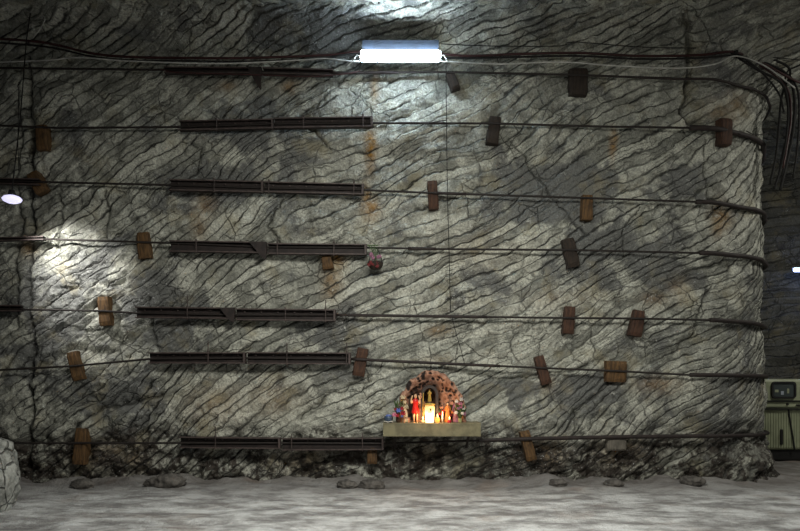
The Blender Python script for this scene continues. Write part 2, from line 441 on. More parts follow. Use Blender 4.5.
# far tunnel wall
gx = axis((5.0, 14, .05)); gz = axis((-.2, 7.1, .05))
XX, ZZ = np.meshgrid(gx, gz); YY = np.full_like(XX, 6.6)-.12*(XX-7)
qf = (ZZ-.12*XX)/.22+1.2*fbm(XX*.6, YY, ZZ*1.5, .8, 3)
hf = .18*fbm(XX, YY, ZZ, .6, 3)+.04*((qf-np.floor(qf))-.5)+.05*fbm(XX*.5, YY, ZZ*2, 2.2, 3)
zero = np.zeros_like(XX)
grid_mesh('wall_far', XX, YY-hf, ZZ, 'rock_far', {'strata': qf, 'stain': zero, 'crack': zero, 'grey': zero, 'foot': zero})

def floor_z(x, y):
    x = np.asarray(x, float); y = np.asarray(y, float)
    d = np.clip(-y, 0, 50); d = np.where(x > X_C, np.clip(np.hypot(x-X_C, np.minimum(y-R_C, 0))-R_C, 0, 50), d)
    h = .03*fbm(x*.35, y*1.8, y*0, 1.3, 3)+.035*fbm(x, y, y*0, .7, 3)+.026*fbm(x*.7, y*1.8, y*0, 3., 4)+.006*fbm(x, y, y*0, 14, 2)
    return h + .13*np.exp(-d/.35)*(.55+1.3*fbm(x, y, y*0, 1.6, 3))
gx = axis((-9, 9.5, .035), (9.5, 14, .15)); gy = axis((-16, -4.2, .3), (-4.2, 1.2, .025), (1.2, 7.2, .08))
XX, YY = np.meshgrid(gx, gy)
m, nt, b = newmat('trodden_salt_floor')
tc = N(nt, 'ShaderNodeTexCoord').outputs['Object']
mp = N(nt, 'ShaderNodeMapping'); mp.inputs['Scale'].default_value = (.85, 1.6, 1.); nt.links.new(tc, mp.inputs[0])
n1 = noise(nt, 2.2, 8, .65, vec=mp.outputs[0]); n2 = noise(nt, 11, 5, .65); n3 = noise(nt, 45, 3)
sep = N(nt, 'ShaderNodeSeparateXYZ'); nt.links.new(tc, sep.inputs[0])
col = mix(nt, mrange(nt, n1, .36, .66), (.29, .28, .28), (.88, .89, .90))
# a darker, browner strip by the wall
wall_strip = mrange(nt, math_(nt, 'ADD', sep.outputs[1], math_(nt, 'MULTIPLY', n1, 1.4)), -.6, .9, 0., .75)
col = mix(nt, wall_strip, col, (.15, .13, .115))
col = mix(nt, mrange(nt, noise(nt, 1.1, 4), .55, .72, 0., .35), col, (.34, .24, .18))
col = mix(nt, mrange(nt, n2, .55, .8, 0., .3), col, (.14, .13, .12))
nt.links.new(col, b.inputs['Base Color']); b.inputs['Roughness'].default_value = .75
bump(nt, b, math_(nt, 'ADD', math_(nt, 'MULTIPLY', n2, .7), math_(nt, 'MULTIPLY', n3, .35)), .09)
M['floor'] = m
grid_mesh('floor', XX, YY, floor_z(XX, YY), 'floor', {})

# ------------------------------------------------------------------ steel cables round the pillar
ROPE = .128
def at_wall(x, z, o=ROPE):
    s = float(x); qx, qy, ax, ay = [float(k) for k in profile(s)]
    oo = float(nominal(s, z))+o
    if s > X_C+.1:      # drawn tight round the corner
        hug = max(surf(s+k*.05, z) for k in range(-4, 5))+.036
        t = min(1, (s-X_C-.1)/.5); oo = oo*(1-t)+min(oo, hug)*t
    return Vector((qx+ax*oo, qy+ay*oo, z))
def wall_line(pts, o=ROPE, wrap=True, s_end=None):
    """pts in picture columns/rows on the wall face, carried on round the corner at the last height"""
    D = 10-o
    L = [((u-400)*D/F, CAMZ+(HZ-v)*D/F) for u, v in pts]
    if wrap:
        z = L[-1][1]; e = s_end if s_end else X_C+R_C*PI/2+2.6
        s = L[-1][0]+.2
        while s < e: L.append((s, z-.012*(s-X_C))); s += .2
    return L
def line_points(L, o=ROPE):
    out = []
    for (s0, z0), (s1, z1) in zip(L, L[1:]):
        n = max(1, int((s1-s0)/.1))
        for k in range(n):
            t = k/n; out.append(at_wall(s0+(s1-s0)*t, z0+(z1-z0)*t, o))
    out.append(at_wall(*L[-1], o)); return out
def z_on(L, s):
    for (s0, z0), (s1, z1) in zip(L, L[1:]):
        if s0 <= s <= s1: return z0+(z1-z0)*(s-s0)/(s1-s0)
    return L[-1][1]
ROWS = [
 dict(n='A', pts=[(-60,69),(0,68),(170,70),(325,73),(445,72),(578,75),(680,79)], lab='topmost steel cable, running just below the fluorescent light', sl=[(330,398,.022),(640,1400,.02)]),
 dict(n='B', pts=[(-60,125),(0,125.5),(60,128),(180,127),(275,124),(373,123),(494,123.5),(600,126.5),(700,128)], lab='second steel cable from the top, bent down round the corner under the hanging cables', sl=[(400,446,.018),(690,1400,.04)]),
 dict(n='C', pts=[(-60,180),(0,181),(45,182),(170,185),(264,188),(364,190),(433,193),(587,198),(700,202)], lab='third steel cable from the top, passing over a yellowish wedge', sl=[(437,466,.022),(696,1400,.034)]),
 dict(n='D', pts=[(-60,240),(0,239),(45,239),(170,243),(268,247),(367,247.5),(435,249),(571,250),(700,253)], lab='fourth steel cable from the top, crossing the brightly lit patch at the left', sl=[(408,436,.024),(700,1400,.036)]),
 dict(n='E', pts=[(-60,308),(0,309),(103,311),(136,313),(236,315),(336,315),(487,317),(569,318),(638,318.5),(710,320)], lab='fifth steel cable from the top, with two wedges close together on its right half', sl=[(336,487,.022),(710,1400,.034)]),
 dict(n='F', pts=[(-60,373),(0,370),(74,366),(149,359),(247,358),(351,359),(400,361.5),(543,368),(617,371),(690,375)], lab='sixth steel cable from the top, dipping at the left and passing just above the shrine', sl=[(351,500,.022),(690,1400,.032)]),
 dict(n='G', pts=[(-60,445),(0,444),(20,443),(79,443),(180,443),(282,443),(384,443.5),(480,440.5),(540,438.5),(616,437),(700,436),(740,437)], lab='lowest steel cable, running behind and below the shrine shelf', sl=[(478,1400,.030)]),
]
for r in ROWS:
    L = wall_line(r['pts']); r['L'] = L
    e = empty('steel_cable', at_wall(L[0][0], L[0][1]), r['lab'], 'cable', 'steel cables tied round the rock pillar')
    bm = bmesh.new(); tube(bm, [p-e.location for p in line_points(L)], .016, 7); obj('wire_rope', bm, 'rope', e, True)
    for u0, u1, rad in r['sl']:
        a = (u0-400)*(10-ROPE)/F; bb = min((u1-400)*(10-ROPE)/F, L[-1][0]-.05)
        n = max(4, int((bb-a)/.12)); pts = [at_wall(a+(bb-a)*k/n, z_on(L, a+(bb-a)*k/n)) for k in range(n+1)]
        bm = bmesh.new(); tube(bm, [p-e.location for p in pts], rad, 9); obj('sleeve', bm, 'steel', e, True)

# ------------------------------------------------------------------ steel channels clamping the cables
def channel(u0, v0, u1, v1, hpx, label, gusset=None, ties=(), rows=6, group='steel channels bolted over the cables', plate_end=True, light=False):
    o = .095; D = 10-.14
    a = Vector(((u0-400)*D/F, 0, CAMZ+(HZ-v0)*D/F)); b = Vector(((u1-400)*D/F, 0, CAMZ+(HZ-v1)*D/F))
    c = (a+b)/2; Ln = (b-a).length; ang = -math.atan2(b.z-a.z, b.x-a.x); h = hpx*.0148
    base = float(nominal(c.x, c.z))
    e = empty('steel_channel', (c.x, -base-o, c.z), label, 'steel channel', group, (0, ang, 0))
    bm = bmesh.new(); ft_ = .09; tk = .014
    box(bm, (0, -tk/2, 0), (Ln, tk, h), bev=.002)
    for s in (-1, 1): box(bm, (0, -ft_/2-.001, s*(h/2-tk/2)), (Ln, ft_, tk), bev=.002)
    obj('channel_web', bm, 'steel', e)
    for s in (-1, 1):                 # lips of the flanges, in the lighter lit steel colour
        bm = bmesh.new(); box(bm, (0, -ft_-.003, s*(h/2-tk/2)), (Ln*.998, .008, tk*1.3), bev=.001); obj('flange_lip', bm, 'steel_lit', e)
    for k in range(rows):
        x = -Ln/2+Ln*(k+.5)/rows
        bm = bmesh.new(); cyl(bm, (x, -tk, h*.24), (x, -tk-.020, h*.24), .013, n=6); cyl(bm, (x, -tk-.02, h*.24), (x, -tk-.032, h*.24), .006, n=8)
        obj('bolt', bm, 'steel_lit', e)
    if plate_end:
        bm = bmesh.new(); box(bm, (Ln/2-.02, -.052, 0), (.03, .1, h+.006), bev=.003); obj('end_plate', bm, 'steel_lit', e)
    for x, up in ties:
        x = (x-.5)*Ln
        bm = bmesh.new(); tube(bm, [(x, -ft_-.012, -h/2-.02), (x, -ft_-.014, 0), (x, -ft_-.012, h/2+.02+up)], .007, 6)
        cyl(bm, (x, -ft_-.012, h/2+.006), (x, -ft_-.012, h/2+.022), .016, n=6)
        obj('tie_rod', bm, 'steel_lit', e)
    if gusset:
        x0, x1, dz = gusset; x0 = (x0-.5)*Ln; x1 = (x1-.5)*Ln
        bm = bmesh.new(); vs = []
        for y in (-ft_-.002, -ft_-.014):
            vs.append([bm.verts.new(p) for p in ((x0, y, h/2), (x1, y, h/2), (x1, y, -h/2-dz), (x1-.06, y, -h/2-dz*.7))])
        bm.faces.new(vs[0]); bm.faces.new(vs[1][::-1])
        for k in range(4): bm.faces.new((vs[0][k], vs[0][(k+1) % 4], vs[1][(k+1) % 4], vs[1][k]))
        obj('gusset_plate', bm, 'steel', e)
    return e
CH = [
 (165,71,262,71.5,6,'thin dark steel channel on the topmost cable, ending in a hanging triangular bracket',dict(gusset=(.85,1.,.26),ties=(),rows=5,plate_end=False)),
 (263,71.8,333,73.5,6,'short dark steel channel on the topmost cable, right of the triangular bracket',dict(rows=3,plate_end=False)),
 (180,126.5,274,124.5,9.5,'left steel channel of the pair on the second cable from the top',dict(ties=((.4,.0),))),
 (274.5,124,373,122.5,10,'right steel channel of the pair on the second cable, below and left of the lamp',dict(ties=((.9,.02),(.3,0)))),
 (170,185.5,264,187.5,11,'left steel channel of the pair on the third cable from the top',dict(ties=((.48,.0),))),
 (264.5,187.5,364,190,10.5,'right steel channel of the pair on the third cable from the top',dict(ties=((.05,.01),(.9,.02)))),
 (170,246.5,267,248,11,'steel channel on the fourth cable, with a bright triangular gusset at its right end',dict(gusset=(.82,1.,.10),ties=((.28,0),))),
 (268,249,367,250,10.5,'steel channel on the fourth cable, ending beside the hanging flower basket',dict(ties=((.1,.05),(.67,.04)))),
 (136,312.5,235,313.5,11,'steel channel on the fifth cable, with a triangular gusset, above the sixth cable channels',dict(gusset=(.85,1.,.05),ties=((.53,.15),))),
 (236,314.5,336,315.5,11.5,'right steel channel of the pair on the fifth cable from the top',dict(ties=((.5,.0),(.9,.12)))),
 (149,358,246,358,11,'left steel channel of the pair on the sixth cable',dict(ties=((.62,.15),))),
 (247,358,351,358.5,11.5,'right steel channel of the pair on the sixth cable, touching the rusty wedge',dict(ties=((.39,.12),(.96,.13)))),
 (180,442,281,443,11,'left steel channel of the pair on the lowest cable near the floor',dict(ties=((.36,.14),))),
 (282,444,384,443.5,12,'right steel channel of the pair on the lowest cable, ending at the shrine shelf',dict(ties=((.1,.05),(.79,.06)))),
 (-30,308,22,308.5,6,'short stub of steel channel on the fifth cable at the left edge',dict(rows=2,plate_end=False)),
 (-30,240.5,45,238.5,3.6,'slim pale steel channel on the fourth cable in the bright patch at the left',dict(rows=2,plate_end=False)),
 (-30,181,40,182.5,6,'short stub of dark steel channel on the third cable above the round lamp',dict(rows=2,plate_end=False)),
]
for u0, v0, u1, v1, h, lab, kw in CH: channel(u0, v0, u1, v1, h, lab, **kw)

# ------------------------------------------------------------------ wooden wedges
def wedge(u, v, w, h, tilt, mat, label, taper=.8, name='wooden_wedge', cat='wooden wedge', grp='wooden wedges driven under the cables'):
    D = 10-.1; x = (u-400)*D/F; z = CAMZ+(HZ-v)*D/F; w = w*.01485; h = h*.01485
    nom = float(nominal(x, z)); front = nom+.112
    cs = [surf(x+dx*w*.5, z+dz*h*.5) for dx in (-1, 0, 1) for dz in (-1, -.5, 0, .5, 1)]
    back = min(np.median(cs), front-.05)-.015
    th = front-back
    bm = bmesh.new()
    segs = 7; rings = []
    for k in range(segs+1):
        t = k/segs-.5; ww = w*(1-(1-taper)*(k/segs)) if taper < 1 else w*(1-(taper-1)*(1-k/segs))
        jx = random.uniform(-1, 1)*w*.02; fr = th/2-(.02*abs(t)*2 if abs(t) > .4 else 0)
        c = .12*ww
        rings.append([bm.verts.new(q) for q in ((jx-ww/2, th/2, t*h), (jx-ww/2, -fr+c*.5, t*h), (jx-ww/2+c, -fr, t*h+random.uniform(-.004, .004)), (jx+ww*.12, -fr-.002, t*h+random.uniform(-.004, .004)), (jx+ww/2-c, -fr, t*h), (jx+ww/2, -fr+c*.5, t*h), (jx+ww/2, th/2, t*h))])
    for A, B in zip(rings, rings[1:]):
        for k in range(7): bm.faces.new((A[k], A[(k+1) % 7], B[(k+1) % 7], B[k]))
    bm.faces.new(rings[0]); bm.faces.new(rings[-1])
    qx, qy, ax, ay = [float(k) for k in profile(x)]
    mid = (front+back)/2
    o = obj(name, bm, mat, None, loc=(qx+ax*mid, qy+ay*mid, z))
    o.rotation_euler = (0, math.radians(tilt), math.atan2(ax, -ay))
    return tag(o, label, cat, grp)
W = [
 (453,80,9,18,-22,'wood_dark','tilted dark wooden wedge on the topmost cable, just right of the lamp',.9),
 (579,81,18,26,0,'wood_dark','wide blackish wooden block on the topmost cable right of the lamp',1.),
 (41,137,11,25,-4,'wood','brown wooden wedge on the second cable at the dark upper left',.9),
 (494,129.5,12,27,7,'wood_dark','dark wooden wedge tilted right on the second cable, right of the lamp',.95),
 (727,130,13,26,0,'wood_red','dim brown wooden wedge on the second cable near the rounded corner',1.),
 (36,182,12,22,-28,'wood','small ochre wooden wedge on the third cable above the round lamp',.9),
 (433,194.5,10,28,-4,'wood_red','reddish brown wooden wedge on the third cable below the lamp',.95),
 (587.5,207,11,25,2,'wood','yellowish wooden wedge hanging below the third cable',.9),
 (143,245,13,26,-6,'wood','brown tapered wooden wedge on the fourth cable beside the bright patch',.85),
 (571,252.5,13,29,-12,'wood_dark','dark tilted wooden wedge on the fourth cable from the top',.9),
 (327,262,11,13,-8,'wood','small orange wooden wedge jammed under the fourth cable channel',.8),
 (103.5,311,11,29,-5,'wood','brown wooden wedge on the fifth cable left of the channels',.95),
 (569.5,320,11,27,4,'wood_red','upright brown wooden wedge on the fifth cable, left of two',.95),
 (638,323,13,26,10,'wood_red','wooden wedge leaning right on the fifth cable, right of two',.8),
 (74.5,366,11,29,-14,'wood','brown wooden wedge leaning left on the sixth cable at the left',.9),
 (360.5,362,12,28,10,'wood_red','rusty orange wooden wedge at the right end of the sixth cable channels',.9),
 (543,370,10,29,-16,'wood_red','leaning brown wooden wedge on the sixth cable, right of the shrine',.9),
 (617,371.5,20,21,2,'wood','broad square orange brown wooden block on the sixth cable',1.),
 (79.5,446.5,13,36,4,'wood','long brown wooden wedge on the lowest cable at the left',.8),
 (372,455,10,18,0,'wood','short orange wooden wedge below the lowest cable left of the shelf',.9),
 (528.5,446,10,30,-14,'wood','leaning ochre wooden wedge on the lowest cable right of the shrine shelf',.95),
 (617,444,19,13,0,'wood_grey','pale grey wooden block under the lowest cable',1.),
]
for a in W: wedge(*a[:7], taper=a[7])

# ------------------------------------------------------------------ power cables below the roof
def cable(name, pts, r, mat, label, cat='power cable', group=None, sides=7, o0=None):
    pth = smooth_path(pts, .06)
    bm = bmesh.new(); tube(bm, [p-pth[0] for p in pth], r, sides)
    return tag(obj(name, bm, mat, None, True, loc=pth[0]), label, cat, group)
def PW(u, v, o): # point standing o in front of the flaring wall, seen at u,v
    off_ = o
    for _ in range(8):
        D = 10-off_; x = (u-400)*D/F; z = CAMZ+(HZ-v)*D/F
        if x > X_C-.2: break
        off_ = float(nominal(x, min(z, 6.7)))+o
    return P(u, v, off_)
cable('power_cable', [PW(-50,36,.16), PW(40,42,.16), PW(90,53,.15), PW(130,57,.15), PW(190,58,.15), PW(250,58,.15), PW(330,55,.15), PW(358,52,.16), PW(400,52,.14), PW(441,54,.14), PW(470,56,.15),
   PW(520,54,.15), PW(580,53,.15), PW(640,56,.15), PW(700,55,.15), P(733,52,.1), P(760,62,-0.10), P(790,78,-0.22), P(812,88,-0.32)], .018, 'red_cable', 'thick dark red power cable running level with the fluorescent light')
cable('power_cable', [PW(-50,40,.18), PW(40,46,.18), PW(95,57,.18), PW(135,60.5,.18), PW(190,61,.18), PW(250,61.5,.18), PW(320,58.5,.18), PW(352,54,.18), PW(400,55,.13), PW(450,58,.18),
   PW(520,57,.18), PW(580,56,.18), PW(640,59,.18), PW(700,58,.18), P(735,56,.1), P(757,68,-0.08), P(778,92,-0.20), P(784,112,-0.26)], .014, 'black_cable', 'thin black power cable strapped just under the dark red cable')
cable('power_cable', [PW(-50,63,.30), PW(0,62,.30), PW(50,60,.30), PW(80,57.5,.30), PW(130,61,.30), PW(220,63.5,.30), PW(300,60,.30), PW(326,58.5,.30), PW(360,61.5,.30), PW(441,61.5,.30), PW(500,64,.30), PW(560,62,.30), PW(620,66,.30),
   PW(680,68,.30), PW(715,64,.30), P(736,56,.12), P(765,66,-0.09), P(795,88,-0.24)], .010, 'white_cable', 'thin pale grey cable sagging along the wall under the red cable')
cable('power_cable', [PW(160,69,.2), PW(178,72.5,.21), PW(230,74,.21), PW(262,75,.21), PW(310,76.5,.21), PW(345,74,.21), PW(360,71,.2)], .008, 'red_cable', 'thin red wire looped under the topmost steel cable left of the lamp', 'power cable')
cable('power_cable', [PW(441,44,.1), PW(490,46,.1), PW(560,46,.1), PW(573,42,.1), PW(640,47,.1), PW(700,48,.1), P(733,47,.1), P(765,56,-0.08), P(800,60,-0.24)], .007, 'black_cable', 'thin black wire running above the red cable right of the lamp')
cable('ceiling_wire', [PW(33,38,.4), PW(38,32,.38), PW(42,26,.36), PW(45,20,.3), PW(44,16,.25)], .006, 'white_cable', 'short pale string dangling at the dark upper left', 'wire')
cable('hanging_wire', [PW(446,58,.3), PW(446,72,.17), PW(446.5,124,.17), PW(447.5,195,.17), PW(449,250,.17), PW(450.5,312,.17)], .0055, 'black_cable', 'thin black wire hanging straight down from the lamp to the fifth cable', 'wire')
cable('hanging_wire', [PW(452,317,.16), PW(456,333,.14), PW(461,350,.14), PW(465,366,.16)], .005, 'black_cable', 'short slack wire between the fifth and sixth cables above the shrine', 'wire')
cable('hanging_wire', [PW(19,82,.12), PW(18,140,.14), PW(19,176,.16)], .005, 'black_cable', 'thin vertical wire in the dark upper left corner', 'wire')
for k, pts in enumerate([
  [P(733,52,.1), P(762,62,-0.12), P(786,74,-0.24), P(794,95,-0.30), P(793,130,-0.32), P(786,165,-0.34), P(780,190,-0.34)],
  [P(733,55,.05), P(758,70,-0.10), P(782,84,-0.22), P(788,108,-0.30), P(786,140,-0.32), P(780,170,-0.34), P(774,189,-0.34)],
  [P(790,76,-0.26), P(798,92,-0.30), P(799,120,-0.32), P(797,150,-0.34), P(793,178,-0.34)],
  [P(735,50,.1), P(768,58,-0.14), P(790,70,-0.26), P(782,95,-0.30), P(779,125,-0.32), P(776,155,-0.34), P(770,184,-0.34)],
  [P(738,53,.0), P(765,66,-0.12), P(783,80,-0.22), P(789,100,-0.30), P(790,125,-0.32), P(783,150,-0.34), P(778,178,-0.34)],
  [P(786,74,-0.26), P(793,88,-0.30), P(796,112,-0.32), P(791,142,-0.34), P(784,172,-0.34)],
  [P(812,58,-0.34), P(798,66,-0.30), P(787,72,-0.26), P(785,90,-0.29), P(789,115,-0.32), P(787,150,-0.33), P(782,176,-0.34)],
 ]):
    cable('hanging_cable', pts, (.022, .018, .016, .018, .012, .012, .014)[k], 'black_cable', 'black cable of the tangle drooping from the roof at the right of the pillar', 'power cable', 'cables hanging at the right of the pillar')
cable('hanging_cable', [P(735,54,.05), P(764,68,-0.14), P(787,88,-0.26), P(791,116,-0.31), P(787,146,-0.32), P(783,168,-0.33)], .014, 'red_cable', 'dark red cable drooping inside the black tangle at the right', 'power cable', 'cables hanging at the right of the pillar')
bm = bmesh.new(); bmesh.ops.create_icosphere(bm, subdivisions=2, radius=.11)
e = empty('cable_hook', P(733,50,.05), 'dark clamp gathering the power cables near the rounded corner', 'clamp')
bm.free(); bm = bmesh.new(); box(bm, (0, 0, .0), (.11, .12, .16), bev=.01); obj('clamp_block', bm, 'black', e)
bm = bmesh.new(); tube(bm, smooth_path([(0, .0, .06), (0, .05, .14), (.0, .16, .2)], .03), .012); obj('hook', bm, 'steel', e)
# chain links / slack ends where the cables meet the pillar
cable('wire_end', [PW(421,126,.14), PW(424,124,.17), PW(447,120,.17)], .007, 'rope', 'short frayed wire end on the second cable near the hanging wire', 'wire')
cable('wire_end', [P(746,131,.0), P(756,135,-0.06), P(768,133,-0.10)], .008, 'rope', 'wire end sticking out right at the corner of the second cable', 'wire')

# ------------------------------------------------------------------ lamps
c = PW(400.5,56,.42); 
e = empty('fluorescent_light', c, 'bright white fluorescent batten light high on the veined rock wall', 'ceiling light')
e.rotation_euler = (math.radians(0), 0, 0)
Lw = 80*(10+c.y)/F; Lh = 10.2*(10+c.y)/F
bm = bmesh.new(); box(bm, (0, .0, 0), (Lw, .07, Lh), bev=.02); obj('diffuser', bm, 'tube', e, True)
bm = bmesh.new(); box(bm, (0, .065, .005), (Lw*.98, .05, Lh*.9), bev=.008); obj('housing', bm, 'housing', e)
for s in (-1, 1):
    bm = bmesh.new(); box(bm, (s*(Lw/2-.25), .13, .10), (.03, .12, .02)); box(bm, (s*(Lw/2-.25), .19, .14), (.03, .02, .12)); obj('bracket', bm, 'steel_lit', e)
bm = bmesh.new(); box(bm, (0, .03, Lh/2+.085), (Lw*.96, .010, .16), rot=Matrix.Rotation(math.radians(14), 3, 'X'), bev=.003); obj('backing_sheet', bm, 'sheet', e)
bm = bmesh.new(); tube(bm, smooth_path([(Lw/2-.01, 0, .0), (Lw/2+.06, 0, .01), (Lw/2+.1, .03, -.06), (Lw/2+.3, .1, -.08)], .03), .007); obj('lead', bm, 'white_cable', e, True)
bm = bmesh.new(); tube(bm, smooth_path([(-Lw/2+.01, 0, -.04), (-Lw/2-.05, 0, .02), (-Lw/2-.1, .02, -.05), (-Lw/2-.2, .1, -.1)], .03), .007); obj('lead', bm, 'white_cable', e, True)

LP = P(12,199,.9)
e = empty('bay_lamp', LP, 'small round pale violet lamp hanging at the left edge', 'lamp')
bm = bmesh.new(); lathe(bm, [(.0, -.06), (.06, -.054), (.11, -.03), (.126, .0), (.10, .03), (.05, .048), (.0, .05)], n=20); obj('lens', bm, 'bay', e, True)
bm = bmesh.new(); lathe(bm, [(.06, .046), (.05, .07), (.035, .12), (.0, .125)], n=20); obj('lamp_cap', bm, 'black', e, True)
bm = bmesh.new(); tube(bm, [(0, 0, .12), (0, .2, 1.2), (0, .35, 2.35), (0, .45, ZROOF-LP.z)], .008); obj('suspension_cord', bm, 'black_cable', e)
ld = bpy.data.lights.new('bay_lamp_light', 'SPOT'); ld.energy = 360; ld.color = (1., .98, .93); ld.spot_size = math.radians(74); ld.spot_blend = 1.; ld.shadow_soft_size = .1
lo = bpy.data.objects.new('bay_lamp_light', ld); C.objects.link(lo); lo.location = LP+Vector((0, -.05, -.09))
tgt = P(72,268,0); lo.rotation_euler = (tgt-lo.location).to_track_quat('-Z', 'Y').to_euler(); lo['kind'] = 'structure'

fp = Vector((9.62, 5.95, CAMZ+108*15.95/F))
e = empty('tube_light', fp, 'small cold blue tube light far off in the dark tunnel at the right', 'ceiling light')
bm = bmesh.new(); cyl(bm, (-.2, -.02, 0), (.8, -.02, 0), .05, n=12); obj('diffuser', bm, 'blue_tube', e, True)
bm = bmesh.new(); box(bm, (.3, .06, .03), (1.05, .08, .08), bev=.01); obj('housing', bm, 'housing', e)
bm = bmesh.new(); box(bm, (.0, .4, .05), (.03, .65, .03)); obj('bracket', bm, 'steel', e)

# ------------------------------------------------------------------ salt block and loose stones
def rockmesh(seed, sub, sc, amp, freq, flat=0.):
    bm = bmesh.new(); bmesh.ops.create_icosphere(bm, subdivisions=sub, radius=1.)
    for v in bm.verts:
        p = v.co.copy()
        if flat: # squarer shoulders
            m_ = max(abs(p.x), abs(p.y), abs(p.z)); p = p.lerp(p/m_, flat)
        n = mnoise.fractal(p*freq+Vector((seed, 0, 0)), .8, 2.1, 5)
        cd = mnoise.voronoi(p*freq*1.3+Vector((0, seed, 0)))[0]; ridge = cd[1]-cd[0]
        q = p*(1+amp*n-amp*.5*max(0, .18-ridge)/.18)
        v.co = Vector((q.x*sc[0], q.y*sc[1], q.z*sc[2]))
    return bm
bm = rockmesh(3.3, 6, (.72, .6, .60), .07, 1.3, .3)
o = obj('salt_block', bm, 'boulder', None, True, loc=(-5.35, -2.05, .36)); tag(o, 'big pale crusted salt block standing on the floor at the left edge', 'boulder')
for i, (u, d, r, lab) in enumerate([(347,.24,.10,'dark rounded stone at the wall foot, left one below the shrine'), (372,.22,.13,'larger dark stone at the wall foot below the end of the channels'), (170,.3,.17,'low brown stone half buried at the wall foot on the left'),
        (155,.26,.10,'small brown stone beside the low half buried one'), (557,.24,.09,'pale stone at the wall foot right of the shelf'), (690,.25,.12,'stone at the wall foot near the right corner'), (85,.3,.12,'flat dark stone at the wall foot under the long wedge'),
        (612,.22,.1,'rough brown stone at the wall foot below the grey block')]):
    x = (u-400)*(10-d)/F
    bm = rockmesh(i*4.7+1, 4, (r*1.5, r*.8, r*.75), .22, 1.7)
    o = obj('stone', bm, 'stone', None, True, loc=(x, -d-.06, float(floor_z(x, -d-.06))+r*.42)); tag(o, lab, 'stone', 'stones along the foot of the wall')

# ------------------------------------------------------------------ shrine
SY = -.46                                  # front edge of the shelf
D = 10+SY
sx0 = (383-400)*D/F; sx1 = (481-400)*D/F; zt = CAMZ-45.0*D/F; zb = CAMZ-58.5*D/F
cx = (sx0+sx1)/2; Ls = sx1-sx0; hs = zt-zb
e = empty('shrine_shelf', (cx, SY+.19, zb), 'olive grey wooden shelf carrying the candlelit shrine', 'shelf')
bm = bmesh.new(); box(bm, (0, 0, hs-.0125), (Ls, .38, .025), bev=.003); obj('shelf_board', bm, 'shelf', e)
bm = bmesh.new(); box(bm, (0, -.178, hs/2-.0125), (Ls-.004, .022, hs-.026), bev=.003); obj('front_board', bm, 'shelf', e)
for s in (-1, 1):
    bm = bmesh.new(); box(bm, (s*(Ls/2-.012), .0, hs/2-.0125), (.022, .33, hs-.026), bev=.003); obj('side_board', bm, 'shelf', e)
    bm = bmesh.new(); tube(bm, [(s*Ls*.38, -.1, .0), (s*Ls*.38, .1, -.12), (s*Ls*.38, .24, -.2)], .018, 6); obj('support_strut', bm, 'steel', e)
TOP = zt
def SP(u, depth=.1):   # point on the shelf top at picture column u
    y = SY+depth; return Vector(((u-400)*(10+y)/F, y, TOP))
# grotto shell: hollow half dome with pits
gcx = (431-400)*(10-.2)/F
nu, nv = 110, 70
Vx = []; hollow_shade = []
rs = np.random.RandomState(5)
pits = [(rs.uniform(.08, PI-.08), rs.uniform(.02, 1.)) for _ in range(230)]
gw, gh, gd = .50, .735, .24
for j in range(nv):
    t = j/(nv-1)                             # 0 = back centre, 1 = front rim, then a thick lip
    for i in range(nu):
        a = PI*i/(nu-1)
        if t < .8: r = t/.8; dep = gd*(1-r**2.2); rr = r*.93
        else: r = 1; k = (t-.8)/.2; rr = .93+.10*k; dep = -.01*math.sin(PI*k)+.05*k*k
        x = gw*rr*math.cos(a); z = gh*rr*math.sin(a)
        best = 9
        for pa, pr in pits:
            dx = x-gw*pr*math.cos(pa); dz = z-gh*pr*math.sin(pa); dd = dx*dx+dz*dz
            if dd < best: best = dd
        dist = math.sqrt(best); pr_ = (.021 if x > -.05 else .030)+.006*math.sin(a*9)
        k = max(0, 1-(dist/pr_)**2)
        n = mnoise.fractal(Vector((x*7, dep*7, z*7)), .8, 2.1, 4)
        edge = 1+.05*n*(1 if t > .5 else .3)
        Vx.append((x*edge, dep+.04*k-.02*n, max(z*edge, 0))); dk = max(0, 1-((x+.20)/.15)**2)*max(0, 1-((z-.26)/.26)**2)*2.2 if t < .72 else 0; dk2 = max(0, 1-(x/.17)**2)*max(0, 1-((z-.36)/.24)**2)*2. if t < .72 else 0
        hollow_shade.append(min(1, max(k*2.2, min(dk, .88), min(dk2, .85))))  # shade of the pits, left hollow and alcove put into the colour
me = bpy.data.meshes.new('grotto_shell')
faces = [(j*nu+i, j*nu+i+1, (j+1)*nu+i+1, (j+1)*nu+i) for j in range(nv-1) for i in range(nu-1)]
me.from_pydata(Vx, [], faces); me.update()
for p in me.polygons: p.use_smooth = True
a_ = me.attributes.new('hollow_shade', 'FLOAT', 'POINT'); a_.data.foreach_set('value', hollow_shade)
m, nt, b = newmat('pitted_salmon_foam')
n1 = noise(nt, 14, 5, .6)
c = mix(nt, mrange(nt, n1, .35, .65), (.24, .11, .07), (.50, .28, .19))
c = mix(nt, math_(nt, 'MULTIPLY', attr(nt, 'hollow_shade'), 1., clamp=True), c, (.018, .010, .008))
nt.links.new(c, b.inputs['Base Color']); b.inputs['Roughness'].default_value = .85; bump(nt, b, n1, .02)
me.materials.append(m)
e = empty('grotto', (gcx, SY+.17, TOP), 'arched salmon pink grotto with dark pits at the back of the shrine shelf', 'grotto')
o = bpy.data.objects.new('grotto_shell', me); C.objects.link(o); o.parent = e
md = o.modifiers.new('thickness', 'SOLIDIFY'); md.thickness = .02; md.offset = 1
